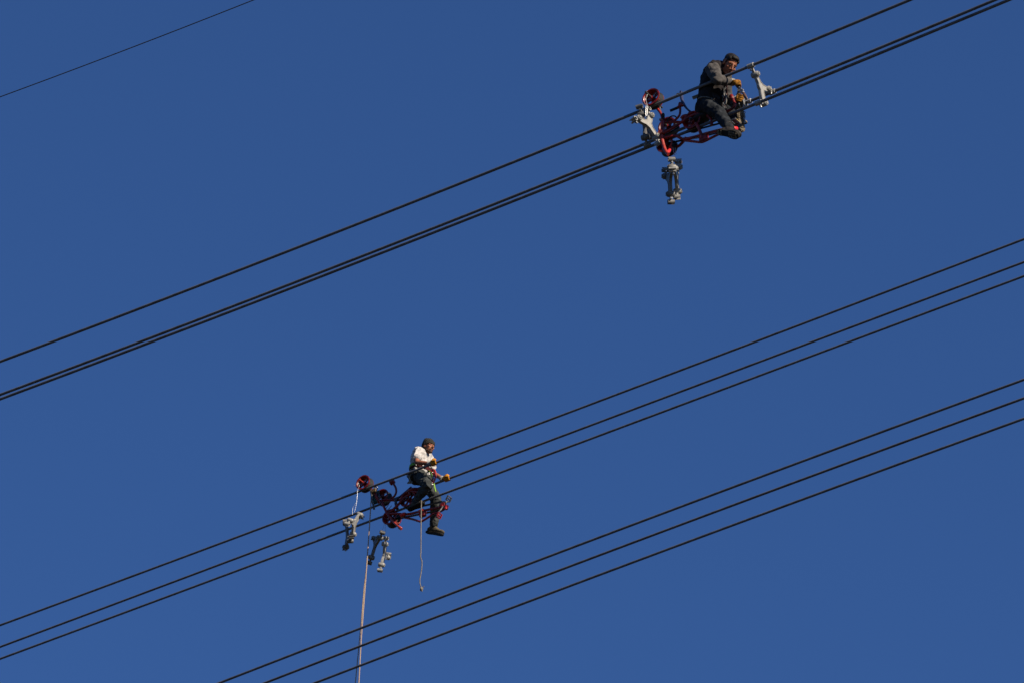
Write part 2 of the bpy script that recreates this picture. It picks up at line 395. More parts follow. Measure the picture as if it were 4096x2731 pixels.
# ------------------------------------------------------------------ shiny tie wires
def wire(F, strands, label, rad=.0026):
    b = MB(); first = None
    for st in strands:
        pts = spline([F.U(x, y, v) for x, y, v in st], 4); first = first or pts[0]; b.tube(pts, rad, 6)
    return tag(b.build('tie_wire', 'tiewire', None, first), label, 'wire', 'shiny tie wires')
def zz(z, v, *p): return [(*z(x, y), v) for x, y in p]
z4 = zoom(1380, 1870, 6.03)
wire(F1, [zz(za, -.13, (600, 140), (585, 210), (530, 330), (545, 400), (585, 460), (580, 560), (575, 710), (610, 740)),
          zz(za, -.13, (620, 170), (600, 260), (575, 330), (600, 420), (612, 540), (600, 700))], 'shiny wire looped over the axle of the upper cart\'s rear wheel')
wire(F1, [zz(zb, .10, (690, 170), (700, 240), (715, 300), (700, 380), (685, 450), (690, 510)), zz(zb, .11, (735, 170), (738, 240), (757, 290), (700, 320)),
          zz(zb, .11, (715, 345), (750, 380), (790, 415)), zz(zb, .12, (690, 505), (712, 492), (715, 520))], 'shiny wire knotted below the upper red cart')
wire(F2, [zz(z4, -.12, (340, 250), (345, 310), (325, 380), (345, 430), (300, 540), (300, 620), (290, 760), (240, 880), (190, 965), (180, 1120)),
          zz(z4, -.12, (330, 460), (300, 560), (285, 720), (275, 860), (230, 1060)), zz(z4, -.11, (220, 415), (270, 455), (320, 440))], 'long shiny wire falling from the lower cart\'s rear wheel at far left')
wire(F2, [zz(zc, .17, (1000, 455), (985, 530), (960, 590), (925, 670)), zz(zc, .19, (1030, 480), (1015, 560), (1025, 640), (1005, 730), (985, 800))], 'twin shiny wires under the lower cart\'s bottom wheel')

# ------------------------------------------------------------------ red line carts
def pulley(cart, c, rad, wid, ax=None, spokes=5, m='red', phase=0., axle=None, name='wheel'):
    ax = ax or Nn; w2 = wid/2; g = rad*.74
    prof = [(rad*.86, -w2), (rad, -w2), (rad, -w2*.78), (g, -w2*.22), (g, w2*.22), (rad, w2*.78), (rad, w2), (rad*.86, w2), (g*.90, w2*.2), (g*.90, -w2*.2)]
    rim = MB().lathe(c, ax, prof, 36, closed=True).build(name, m, cart)
    MB().lathe(c, ax, [(rad+.002, -w2*.80), (g+.005, -w2*.24), (g+.005, w2*.24), (rad+.002, w2*.80), (rad*.985, w2*.80), (g-.002, w2*.2), (g-.002, -w2*.2), (rad*.985, -w2*.80)], 36, closed=True).build('tyre', 'rubber', rim)
    MB().lathe(c, ax, [(rad*.15, -w2*.9), (rad*.22, -w2*.8), (rad*.22, w2*.8), (rad*.15, w2*.9)], 18).build('hub', m, rim)
    a, b = ortho(ax)
    for k in range(spokes):
        t = phase+2*math.pi*k/spokes; d_ = a*math.cos(t)+b*math.sin(t)
        MB().box(c+d_*(rad*.48), d_, ax.cross(d_), ax, (rad*.30, rad*.13, .006)).build('spoke', m, rim, bevel=.002)
    if axle:
        ab = MB(); ab.cyl(c-ax*axle[0], c+ax*axle[1], .012, 10); ab.lathe(c-ax*(axle[0]-.02), ax, [(.02, -.009), (.02, .009)], 6)
        ab.build('axle', axle[2] if len(axle) > 2 else 'darksteel', rim)
    return rim
def pipe(cart, F, pts, rad=.016, m='red', name='frame_tube', k=6):
    return MB().tube(spline([F.U(x, y, v) for x, y, v in pts], k), rad, 10).build(name, m, cart)
def lug(cart, p, ax, r, h, m='red', name='tube_lug'):
    return MB().lathe(p, ax, [(r*.8, -h), (r, -h*.8), (r, h*.8), (r*.8, h)], 14).build(name, m, cart)
def pedal(cart, p, X, Y, Z3, m='darksteel', trim='brass'):
    b = MB(); 
    for s in (-1, 1): b.box(p+Y*(s*.034), X, Y, Z3, (.05, .006, .013)); b.box(p+X*(s*.046), X, Y, Z3, (.006, .034, .013))
    b.cyl(p-X*.05, p+X*.05, .011, 8)
    o = b.build('pedal', m, cart, bevel=.002)
    for s in (-1, 1): MB().box(p+Y*(s*.043), X, Y, Z3, (.034, .002, .005)).build('pedal_trim', trim, o)
    return o
def sprocket(cart, c, rad, m='red'):
    n = 20; out = []
    for k in range(n*2):
        a = math.pi*k/n; r = rad*(1.0 if k % 2 else .93); out.append((r*math.cos(a), r*math.sin(a)))
    o = MB().plate(out, c, D, Zz, .010).build('sprocket', 'darksteel', cart, smooth=False)
    MB().lathe(c, Nn, [(rad*.55, -.012), (rad*.62, -.008), (rad*.62, .008), (rad*.55, .012)], 18).build('sprocket_boss', m, o)
    return o
z1 = zoom(2480, 180, 3.675)
def z1v(v, *p): return [(*z1(x, y), v) for x, y in p]

# upper cart
c1 = thing('line_cart', F1.U(2720, 540, .2), 'upper red pedal cart on the cables, ridden by the man in the grey jacket', 'cable cart', 'red pedal carts riding the cables')
W1 = on(C1N, F1, 2613, 424, 0)+Zz*.098
pulley(c1, W1, .118, .115, axle=(.17, .20), phase=.5)
W2 = on(C1F, F1, 2676, 540, V1F)+Zz*.098
pulley(c1, W2, .118, .115, phase=.2, axle=(.2, .08))
W3 = on(C1B, F1, 2668, 560, V1B)-Zz*.098
pulley(c1, W3, .112, .13, phase=.9, axle=(.14, .10))
W4 = on(C1B, F1, 2776, 518, V1B)+Zz*.104
pulley(c1, W4, .122, .11, phase=.1, spokes=6, axle=(.09, .09))
pipe(c1, F1, [(*z1(575, 900), .14), (*z1(600, 1000), .14), (*z1(628, 1090), .13), (*z1(632, 1150), .12)], .014, 'darksteel', 'wheel_post')
pipe(c1, F1, [(*z1(540, 930), .10), (*z1(600, 1010), .12), (*z1(625, 1100), .12), (*z1(622, 1200), .08), (*z1(610, 1300), .05)], .017, 'red', 'wheel_post')
MB().box(F1.U(*z1(635, 1060), .12), D, Nn, Zz, (.016, .016, .05)).build('post_bracket', 'rubber', c1, bevel=.008)
pipe(c1, F1, z1v(.02, (600, 1290), (612, 1340), (622, 1400), (640, 1480), (662, 1540), (690, 1590), (712, 1610)), .021, 'redworn')
lug(c1, F1.U(*z1(606, 1300), .02), Nn, .034, .035, 'redworn')
lug(c1, F1.U(*z1(622, 1370), .03), Nn, .026, .03, 'redworn')
pipe(c1, F1, [(*z1(630, 1310), .03), (*z1(760, 1235), .05), (*z1(900, 1140), .07), (*z1(1010, 1065), .09), (*z1(1130, 1020), .11), (*z1(1240, 1025), .13), (*z1(1310, 1060), .15), (*z1(1350, 1120), .15), (*z1(1340, 1190), .15)], .018, 'red')
pipe(c1, F1, [(*z1(640, 1375), .04), (*z1(720, 1350), .06), (*z1(810, 1335), .09), (*z1(870, 1360), .11), (*z1(930, 1385), .12), (*z1(1060, 1365), .12), (*z1(1250, 1310), .12), (*z1(1500, 1245), .12), (*z1(1640, 1215), .12)], .018, 'red')
pipe(c1, F1, [(*z1(940, 1405), .13), (*z1(1060, 1420), .14), (*z1(1190, 1432), .14), (*z1(1260, 1410), .14), (*z1(1380, 1350), .14), (*z1(1500, 1290), .14), (*z1(1640, 1225), .14)], .016, 'red')
pipe(c1, F1, [(*z1(800, 1505), .20), (*z1(860, 1490), .20), (*z1(905, 1450), .19), (*z1(950, 1400), .18), (*z1(975, 1360), .17)], .018, 'red')
pipe(c1, F1, [(*z1(1110, 1150), .09), (*z1(1150, 1210), .10), (*z1(1190, 1310), .11), (*z1(1210, 1370), .12)], .020, 'red')
MB().box(F1.U(*z1(1232, 1375), .14), D, Nn, Zz, (.055, .03, .045)).build('chain_tensioner', 'red', c1, bevel=.012)
pipe(c1, F1, [(*z1(650, 1145), .25), (*z1(800, 1135), .27), (*z1(960, 1150), .28), (*z1(1080, 1190), .28)], .017, 'red')
pipe(c1, F1, [(*z1(800, 1115), .27), (*z1(850, 1070), .27), (*z1(882, 1010), .27), (*z1(885, 880), .27)], .014, 'red', 'brake_stem')
br = pipe(c1, F1, [(*z1(845, 928), .27), (*z1(885, 900), .27), (*z1(940, 885), .27)], .019, 'red', 'brake_lever')
pipe(br, F1, [(*z1(735, 972), .24), (*z1(850, 925), .27)], .017, 'rubber', 'grip')
MB().lathe(F1.U(*z1(885, 880), .27), Zz, [(.02, -.02), (.026, 0), (.02, .025), (.01, .035)], 10).build('lever_knob', 'red', br)
MB().band(spline([F1.U(*z1(x, y), .30) for x, y in ((902, 690), (905, 780), (930, 860), (975, 930), (1040, 990), (1105, 1015))], 6), .048, .022, Nn).build('backrest_bar', 'navy', c1)
pipe(c1, F1, [(*z1(830, 735), .28), (*z1(845, 718), .28), (*z1(875, 718), .29), (*z1(900, 735), .30)], .006, 'darksteel', 'cable_loop')
pipe(c1, F1, [(*z1(690, 1130), .26), (*z1(715, 1080), .26), (*z1(760, 1050), .26), (*z1(810, 1052), .26), (*z1(840, 1085), .27)], .008, 'rubber', 'cable_loop')
pipe(c1, F1, [(*z1(1015, 1030), .30), (*z1(1005, 1005), .30), (*z1(1020, 992), .30)], .006, 'darksteel', 'cable_loop')
pipe(c1, F1, [(*z1(905, 1090), .18), (*z1(935, 1055), .18), (*z1(1000, 1045), .19), (*z1(1110, 1050), .2), (*z1(1190, 1100), .2), (*z1(1215, 1160), .2)], .024, 'red', 'wheel_guard')
pipe(c1, F1, [(*z1(915, 1095), .18), (*z1(935, 1125), .18), (*z1(960, 1100), .18)], .012, 'red', 'frame_tube')
SPK = F1.U(*z1(1690, 1190), .20)
sprocket(c1, SPK, .075)
ch = MB()
ch.band([F1.U(*z1(820, 1335), .15), F1.U(*z1(1100, 1255), .15), F1.U(*z1(1430, 1165), .17), F1.U(*z1(1660, 1110), .19)], .012, .02, Nn)
ch.band([F1.U(*z1(700, 1450), .12), F1.U(*z1(960, 1395), .15), F1.U(*z1(1200, 1355), .16), F1.U(*z1(1470, 1280), .18), F1.U(*z1(1660, 1235), .19)], .012, .02, Nn)
ch.build('drive_chain', 'chain', c1)
lug(c1, F1.U(*z1(1690, 1232), .10), (Nn+Zz*.6).normalized(), .026, .045, 'redflag', 'crank_end')
ped_ax = (Nn*.6+Zz*.8).normalized()
pedal(c1, F1.U(*z1(1690, 1130), .08), Nn, D, Zz)
pedal(c1, F1.U(*z1(1800, 1130), .34), Nn, D, Zz)
# saddle under the rider
sd = MB(); sp_ = F1.U(*z1(1260, 1060), .17)
sd.ell(sp_-D*.06, (D, Nn, Zz), (.13, .095, .045)); sd.ell(sp_+D*.08, (D, Nn, Zz), (.12, .045, .04)); sd.clay('saddle', 'rubber', c1, .01, 4)
# handlebar reaching up in front of the rider
pipe(c1, F1, [(*z1(1530, 995), .22), (*z1(1600, 965), .22), (*z1(1665, 925), .22), (*z1(1690, 880), .22), (*z1(1675, 840), .22), (*z1(1655, 790), .22), (*z1(1640, 765), .22)], .017, 'red', 'handlebar')
lug(c1, F1.U(*z1(1642, 775), .22), (Zz-D*.3).normalized(), .028, .035, 'red', 'handlebar_knob')
pipe(c1, F1, [(*z1(1530, 995), .22), (*z1(1480, 1020), .2), (*z1(1380, 1060), .17)], .017, 'red')
pipe(c1, F1, [(*z1(690, 1590), .03), (*z1(735, 1545), .10), (*z1(740, 1500), .14)], .022, 'redflag', 'bolt_arm')

# lower cart
z3 = zoom(1580, 1930, 6.535)
c2 = thing('line_cart', F2.U(1570, 2010, .25), 'lower red pedal cart on the cables, ridden by the man in the white shirt', 'cable cart', 'red pedal carts riding the cables')
X1 = on(C2N, F2, 1459, 1955, 0)+Zz*.102
pulley(c2, X1, .128, .125, phase=.35, axle=(.16, .2, 'redworn'))
X2 = on(C2F, F2, 1533, 2013, V2F)+Zz*.104
pulley(c2, X2, .126, .125, phase=1.0, axle=(.16, .08))
X3 = on(C2B, F2, 1568, 2050, V2B)-Zz*.106
pulley(c2, X3, .134, .15, phase=.6, axle=(.1, .1))
X4 = on(C2B, F2, 1637, 2025, V2B)+Zz*.124
pulley(c2, X4, .145, .11, phase=.2, spokes=6, axle=(.09, .09))
pipe(c2, F2, [(*z4(620, 540), .12), (*z4(640, 640), .13), (*z4(650, 760), .15), (*z4(680, 880), .18), (*z4(705, 1005), .22)], .017, 'darksteel', 'wheel_post')
MB().box(F2.U(*z4(700, 550), .13), D, Nn, Zz, (.045, .02, .035)).build('post_bracket', 'leather', c2, bevel=.012)
pipe(c2, F2, [(*z4(720, 600), .16), (*z4(780, 760), .20), (*z4(830, 850), .24)], .022, 'red', 'wheel_post')
pipe(c2, F2, [(*z4(860, 780), .28), (*z4(920, 890), .26), (*z4(965, 990), .22), (*z4(1015, 1090), .18), (*z4(1090, 1200), .12)], .020, 'red')
pipe(c2, F2, [(*z4(1030, 1100), .15), (*z4(1130, 1030), .16), (*z4(1250, 920), .17), (*z4(1370, 790), .18), (*z4(1460, 700), .19), (*z4(1570, 640), .2), (*z3(380, 235), .2), (*z3(520, 225), .2), (*z3(600, 240), .2)], .022, 'red')
pipe(c2, F2, [(*z4(860, 790), .32), (*z4(1050, 775), .33), (*z4(1200, 775), .33), (*z4(1330, 765), .33), (*z4(1500, 720), .33)], .022, 'red')
pipe(c2, F2, [(*z4(1090, 750), .35), (*z4(1190, 680), .35), (*z4(1235, 580), .35), (*z4(1225, 480), .35), (*z4(1180, 400), .35), (*z4(1140, 345), .35)], .017, 'red', 'brake_lever')
lug(c2, F2.U(*z4(1140, 345), .35), (D+Zz*.3).normalized(), .04, .04, 'red', 'lever_knob')
pipe(c2, F2, [(*z4(1225, 770), .30), (*z4(1230, 880), .28), (*z4(1265, 990), .26)], .024, 'darksteel', 'damper')
pipe(c2, F2, [(*z4(1010, 1020), .15), (*z4(1070, 970), .15), (*z4(1125, 905), .15)], .005, 'darksteel', 'cable_loop')
pipe(c2, F2, [(*z4(985, 980), .18), (*z4(1020, 930), .18), (*z4(1060, 860), .18)], .005, 'darksteel', 'cable_loop')
pipe(c2, F2, [(*z4(1100, 1190), .10), (*z4(1130, 1250), .10), (*z4(1190, 1320), .10), (*z4(1260, 1385), .09), (*z4(1335, 1450), .08)], .017, 'redworn', 'bolt_arm')
lug(c2, F2.U(*z4(1335, 1450), .08), (D*.6-Zz*.6).normalized(), .026, .03, 'redworn', 'bolt_arm_end')
pipe(c2, F2, [(*z4(1240, 1270), .10), (*z4(1215, 1320), .10), (*z4(1300, 1330), .14), (*z4(1330, 1280), .16)], .009, 'redworn', 'spring_clip')
pipe(c2, F2, [(*z4(1050, 1110), .15), (*z4(1180, 1100), .15), (*z4(1330, 1105), .16), (*z4(1400, 1125), .17), (*z4(1440, 1150), .18)], .018, 'red')
lug(c2, F2.U(*z4(1390, 1120), .15), D, .026, .045, 'redflag', 'tube_lug')
pipe(c2, F2, [(*z3(200, 835), .18), (*z3(420, 800), .18), (*z3(650, 745), .18), (*z3(900, 690), .19), (*z3(1160, 640), .20), (*z3(1250, 590), .22)], .021, 'red')
pipe(c2, F2, [(*z3(240, 905), .20), (*z3(450, 945), .20), (*z3(640, 1005), .20), (*z3(700, 1000), .20), (*z3(850, 910), .20), (*z3(1000, 810), .2), (*z3(1180, 745), .21), (*z3(1350, 650), .22)], .017, 'red')
lug(c2, F2.U(*z3(690, 740), .18), D, .034, .05, 'redworn')
MB().box(F2.U(*z3(725, 810), .2), D, Nn, Zz, (.055, .03, .05)).build('chain_tensioner', 'red', c2, bevel=.012)
lug(c2, F2.U(*z3(215, 835), .17), D, .03, .05, 'redworn')
pipe(c2, F2, [(*z3(690, 870), .2), (*z3(690, 940), .2), (*z3(690, 1000), .2)], .014, 'red')
SP2 = F2.U(*z3(1245, 575), .24); sprocket(c2, SP2, .072)
ch = MB()
ch.band([F2.U(*z3(-120, 960), .24), F2.U(*z3(200, 910), .24), F2.U(*z3(560, 835), .24), F2.U(*z3(900, 765), .24), F2.U(*z3(1280, 680), .24)], .012, .03, Nn)
ch.band([F2.U(*z3(420, 660), .25), F2.U(*z3(700, 605), .25), F2.U(*z3(950, 550), .25), F2.U(*z3(1230, 490), .24)], .012, .03, Nn)
ch.build('drive_chain', 'chain', c2)
pipe(c2, F2, [(*z3(1250, 560), .28), (*z3(1330, 505), .33), (*z3(1400, 480), .36)], .013, 'darksteel', 'crank')
pedal(c2, F2.U(*z3(1405, 415), .40), Nn, (D*.5+Zz*.86).normalized(), (D*.86-Zz*.5).normalized())
pipe(c2, F2, [(*z3(1250, 610), .18), (*z3(1200, 690), .14), (*z3(1140, 760), .12)], .013, 'darksteel', 'crank')
pedal(c2, F2.U(*z3(1155, 850), .08), Nn, (D*.5+Zz*.86).normalized(), (D*.86-Zz*.5).normalized(), 'red', 'redworn')
lug(c2, F2.U(*z3(1345, 640), .2), (D*.3+Zz).normalized(), .03, .035, 'redflag', 'crank_end')
sd = MB(); sp_ = F2.U(*z3(560, 200), .25)
sd.ell(sp_-D*.06, (D, Nn, Zz), (.13, .095, .045)); sd.ell(sp_+D*.08, (D, Nn, Zz), (.12, .045, .04)); sd.clay('saddle', 'red', c2, .01, 4)
pipe(c2, F2, [(*z3(430, 100), .3), (*z3(300, 210), .3), (*z3(150, 335), .3), (*z3(30, 420), .3)], .013, 'navy', 'seat_strap')

# ------------------------------------------------------------------ green pulley block and its hand line, short rope
pb_ = thing('pulley_block', F2.U(*z4(740, 680), .22), 'dark green pulley block between the rear wheels of the lower cart', 'pulley')
q = F2.U(*z4(735, 690), .22)
MB().box(q+Nn*.03, D, Nn, Zz, (.05, .006, .12)).build('side_plate', 'green', pb_, bevel=.005)
MB().box(q-Nn*.03, D, Nn, Zz, (.05, .006, .12)).build('side_plate', 'green', pb_, bevel=.005)
MB().lathe(q, Nn, [(.075, -.022), (.055, -.004), (.055, .004), (.075, .022)], 24).build('sheave', 'darksteel', pb_)
MB().cyl(q-Nn*.045, q+Nn*.045, .014, 10).build('pin', 'steel', pb_)
MB().torus(q+Zz*.15, Nn, .035, .009).build('shackle', 'steel', pb_)
def strand(name, pts, rad, m, label, cat, n=8):
    """rope with u round and v along in metres"""
    b = MB(); b.tube(pts, rad, n, caps=False); me = b.mesh(name, pts[0]); uv = me.uv_layers.new(name='UVMap')
    ln = [0]
    for i in range(1, len(pts)): ln.append(ln[-1]+(pts[i]-pts[i-1]).length)
    for lp in me.loops:
        i = lp.vertex_index; uv.data[lp.index].uv = ((i % n)/n, ln[i//n])
    return tag(link(name, me, m, None, True, 0, pts[0]), label, cat)
def dense(pts, st=.02):
    out = []
    for a, b in zip(pts[:-1], pts[1:]):
        k = max(1, int((b-a).length/st)); out += [a.lerp(b, i/k) for i in range(k)]
    return out+[pts[-1]]
def to_ground(p0, p1):
    d_ = (p1-p0).normalized(); return p1+d_*((p1.z-.02)/-d_.z)
zr = zoom(1380, 2250, 3.26)
ra = [F2.U(*z4(640, 530), .15), F2.U(*z4(622, 900), .15), F2.U(*z4(585, 1500), .15), F2.U(*zr(285, 0), .13), F2.U(*zr(248, 500), .13), F2.U(*zr(210, 1000), .13), F2.U(*zr(180, 1568), .13)]
strand('hand_line', dense(ra, .1)+[to_ground(ra[-2], ra[-1])], .0088, 'handline', 'tan rope with red flecks hanging from the lower cart down out of frame', 'rope')
rb_ = [F2.U(*z4(641, 530), .18), F2.U(*z4(623, 900), .18), F2.U(*z4(586, 1500), .17), F2.U(*zr(283, 40), .16), F2.U(*zr(250, 310), .16), F2.U(*zr(218, 700), .15), F2.U(*zr(185, 1050), .14), F2.U(*zr(135, 1568), .14)]
strand('hand_line', dense(rb_, .1)+[to_ground(rb_[-2], rb_[-1])], .0078, 'handline', 'left fall of the doubled tan rope, parting from the other near the bottom edge', 'rope')
zs = zoom(1640, 2080, 5.226)
sp = [F2.U(1685.6, 2000, .06), F2.U(1685, 2040, .06)]+[F2.U(*zs(x, y), .06) for x, y in ((232, 10), (230, 400), (228, 650), (222, 760), (250, 860), (245, 1000), (225, 1130), (205, 1250), (215, 1340), (242, 1400))]
tr = thing('tail_rope', sp[0], 'short pale rope with a knotted end dangling past the near boot', 'rope')
MB().tube(spline(sp, 6), .0082, 8).build('cord', 'lanyard', tr)
k = sp[-1]; kb = MB(); kb.torus(k-Zz*.02, D, .02, .013, 14, 8); kb.torus(k-Zz*.035, Nn, .018, .012, 14, 8); kb.cap(k, .013, k-Zz*.07+D*.01, .010); kb.cap(k-Zz*.02, .012, k+D*.045+Zz*.01, .006)
kb.clay('knot', 'lanyard', tr, .005, 1)
# ------------------------------------------------------------------ the two men
def frame3(y, zh):
    y = y.normalized(); x = y.cross(zh).normalized(); return x, y, x.cross(y)
def wr(p, sx, amp, seed=0., stretch=None):
    """cloth folds: ridged noise"""
    q = p*sx+Vector((seed, seed*1.7, -seed))
    if stretch is not None: q = q-stretch*(q.dot(stretch)*.6)
    a = noise.noise(q); b = noise.noise(q*2.3+Vector((5, 1, 9)))
    return amp*((1-abs(a)*2.2)*.75+b*.45-.35)
def head(b, c, hx, hy, hz, s=1.0):
    L = lambda x, y, z: c+(hx*x+hy*y+hz*z)*s
    A = (hx, hy, hz); e = lambda p, r: b.ell(L(*p), A, tuple(q*s for q in r), 16, 10)
    e((0, -.015, .038), (.074, .094, .083)); e((0, .030, -.040), (.058, .064, .078)); e((0, .020, .0), (.066, .070, .07))
    e((0, .066, -.104), (.026, .024, .020)); b.cap(L(-.047, .0, -.078), .016*s, L(-.014, .064, -.108), .016*s); b.cap(L(.047, .0, -.078), .016*s, L(.014, .064, -.108), .016*s)
    b.cap(L(0, .090, .008), .008*s, L(0, .114, -.034), .0125*s)
    for t in (-1, 1):
        e((t*.013, .100, -.040), (.009, .012, .008)); b.cap(L(t*.014, .084, .024), .010*s, L(t*.050, .066, .020), .010*s)
        e((t*.043, .066, -.026), (.020, .018, .016)); e((t*.076, -.008, -.008), (.010, .022, .033))
    b.cap(L(-.016, .089, -.066), .007*s, L(.016, .089, -.066), .007*s); b.cap(L(-.013, .087, -.079), .0075*s, L(.013, .087, -.079), .0075*s)
    return L
def face_bits(p, L, A, s=1., beard=False):
    for t in (-1, 1):
        ey = MB().ell(L(t*.031, .080, .000), A, (.012*s, .005*s, .0045*s), 12, 8).build('eye', 'eye', p)
        MB().ell(L(t*.032, .0855, -.001), A, (.0055*s, .0025*s, .004*s), 10, 6).build('iris', 'iris', ey)
        MB().tube([L(t*.012, .0975, .026), L(t*.030, .0955, .032), L(t*.052, .078, .025)], [.003*s, .004*s, .002*s], 6).build('eyebrow', 'hair', p)
    lp = MB(); lp.cap(L(-.018, .0935, -.067), .0045*s, L(.018, .0935, -.067), .0045*s); lp.cap(L(-.014, .0925, -.078), .005*s, L(.014, .0925, -.078), .005*s); lp.build('lips', 'lip', p)
def grip(p, name, wrist, bp, bd, br, palm, flip, elbow, k=1., gm='glove'):
    """gloved hand closed round a bar at bp"""
    bd = bd.normalized(); q = (palm-bd*palm.dot(bd)).normalized(); s = bd.cross(q)*flip
    at = lambda off, a, r: bp+bd*off+(q*math.cos(a)+s*math.sin(a))*r
    b = MB(); rf = .0115*k; r0 = br+.010*k; ln = (.94, 1.0, .96, .82)
    b.ell(at(0, .35, r0+.014*k), (bd, (q*math.cos(.35)+s*math.sin(.35)), bd.cross(q*math.cos(.35)+s*math.sin(.35))), (.047*k, .020*k, .042*k), 14, 8)
    for i in range(4):
        off = (i-1.5)*.0235*k; pts = [at(off, 1.0, r0+.012*k)]+[at(off*.95, 1.0+a*ln[i], r0) for a in (.7, 1.5, 2.3, 3.1)]
        b.chain(pts, [rf*1.12, rf*1.1, rf, rf*.95, rf*.85], 8)
    b.chain([at(-.040*k, .0, r0+.012*k), at(-.052*k, -.7, r0+.004*k), at(-.045*k, -1.5, r0), at(-.030*k, -2.2, r0)], [.016*k, .0135*k, .0125*k, .011*k], 8)
    pc = at(0, -.1, r0+.02*k); wd = (wrist-pc)
    b.cap(pc, .031*k, pc+wd*.75, .028*k)
    g_ = b.clay(name, gm, p, .0045, 2)
    fd = (elbow-wrist).normalized(); cf = MB()
    for j in range(4): cf.torus(wrist-fd*(.012-.016*j), fd, .0335*k, .009, 16, 6)
    cf.tube([wrist-fd*.02, wrist+fd*.045], [.034*k, .037*k], 16); cf.build('cuff', 'cuff', g_)
    return g_
def boot(p, ank, toe, zup, shin, m, msole, s=1., tread=False, label=None):
    x, y, z = frame3(toe, zup); L = lambda a, b_, c_: ank+(x*a+y*b_+z*c_)*s; A = (x, y, z)
    b = MB(); e = lambda q, r: b.ell(L(*q), A, tuple(t*s for t in r), 14, 8)
    e((0, -.045, -.045), (.037, .045, .042)); e((0, .04, -.045), (.040, .08, .040)); e((0, .125, -.055), (.047, .065, .032)); e((0, .165, -.056), (.042, .045, .030))
    b.cap(L(0, -.012, -.02), .044*s, ank+shin*.09*s, .050*s); b.cap(L(0, .0, -.01), .043*s, L(0, .075, -.04), .036*s)
    o = b.clay('boot', m, p, .007, 3)
    out = []
    for (yy, hw) in ((-.092, .014), (-.082, .030), (-.05, .038), (0, .034), (.05, .036), (.10, .046), (.14, .049), (.175, .044), (.20, .028), (.212, .010)): out.append((hw, yy))
    out = out+[(-a, b_) for a, b_ in reversed(out)]
    MB().plate([(a*s, b_*s) for a, b_ in out], L(0, 0, -.090), x, y, .026*s).build('sole', msole, o, bevel=.004)
    if tread:
        t = MB(); rr = random.Random(3)
        for yy, hw in ((-.07, .024), (-.035, .028), (.085, .034), (.115, .037), (.145, .036), (.175, .028)):
            for sx in (-1, 0, 1): t.box(L(sx*hw*.72, yy+abs(sx)*.006, -.106), x, y, z, (.0085*s, .010*s, .005*s))
        t.build('tread', 'sole', o, smooth=False)['kind'] = 'stuff'
    MB().torus(ank+shin*.085*s, shin, .049*s, .009*s, 20, 8).build('boot_collar', m, o)
    lc = MB()
    for k in range(4):
        yy = .02+.024*k; lc.tube([L(-.02, yy, .014-.016*k), L(0, yy+.004, .026-.017*k), L(.02, yy, .014-.016*k)], .004*s, 6)
    lc.build('laces', 'cuff' if m == 'suede' else 'rubber', o)
    return o
def say(n, a, b): print('LEN', n, round((a-b).length, 3))

# ============ the man in the grey jacket
f = F1
J = dict(pel=f.U(2838, 424, .20), chest=f.U(2853, 318, .205), neck=f.U(2880, 272, .20), head=f.U(2919, 259, .17),
         hipN=f.U(2826, 434, .11), hipF=f.U(2836, 436, .30), shN=f.U(2852, 281, .03), shF=f.U(2896, 309, .37))
J['hipN'] = f.U(2832, 427, .11)
J['knN'] = f.U(2872, 446, .05); J['anN'] = f.U(2921, 522, -.04)
J['knF'] = f.U(2918, 452, .36); J['anF'] = f.U(2952, 512, .33)
J['elN'] = reach(J['shN'], 2868, 318, .29); J['wrN'] = reach(J['elN'], 2930, 330, .25, True)
J['elF'] = reach(J['shF'], 2906, 413, .30); J['wrF'] = reach(J['elF'], 2950, 398, .24)
for a, b in (('pel', 'neck'), ('neck', 'head'), ('shN', 'shF'), ('shN', 'neck'), ('shF', 'neck'), ('hipN', 'knN'), ('knN', 'anN'), ('hipF', 'knF'), ('knF', 'anF'), ('shN', 'elN'), ('elN', 'wrN'), ('shF', 'elF'), ('elF', 'wrF')):
    say(a+b, J[a], J[b])
for k_ in J: print('LEN', k_, [round(t, 2) for t in f.uvw(J[k_])])
fwd = (D*.92-Nn*.12-Zz*.42).normalized()
hx, hy, hz = frame3((D*.74-Nn*.36-Zz*.90), (Zz+D*.5-Nn*.1))
hx, hy, hz = frame3(hy, hz); A1 = (hx, hy, hz)
tup = (J['neck']-J['pel']).normalized(); tlat = (J['shF']-J['shN']); tlat = (tlat-tup*tlat.dot(tup)).normalized(); tf = tlat.cross(tup)
if tf.dot(D) < 0: tf = -tf
def torso(b, J, tlat, tf, g=0., hem=None):
    P_, C_, N_ = J['pel'], J['chest'], J['neck']; q = lambda t: P_.lerp(C_, t); h = lambda t: C_.lerp(N_, t)
    secs = [(q(-.25), tlat*(.13+g), tf*(.10+g)), (q(0), tlat*(.165+g), tf*(.125+g)), (q(.3), tlat*(.155+g), tf*(.118+g)), (q(.65), tlat*(.165+g), tf*(.122+g)), (h(0), tlat*(.178+g), tf*(.125+g)),
            (h(.45), tlat*(.175+g), tf*(.115+g)), (h(.78), tlat*(.135+g), tf*(.092+g)), (h(1.0), tlat*(.075+g*.6), tf*(.066+g*.6)), (h(1.12), tlat*.055, tf*.05)]
    b.loft(secs, 28); b.cap(h(.62)-tlat*.10, .075+g, h(.62)+tlat*.10, .075+g)
def arms(b, J, r=(.055, .043, .042, .029), ups=('N', 'F'), frac=1.):
    for k in ups:
        s_, e_, w_ = J['sh'+k], J['el'+k], J['wr'+k]; b.cap(s_, r[0], e_, r[1])
        b.cap(e_, r[2], e_.lerp(w_, .35), r[2]*1.0); b.cap(e_.lerp(w_, .35), r[2], w_, r[3])
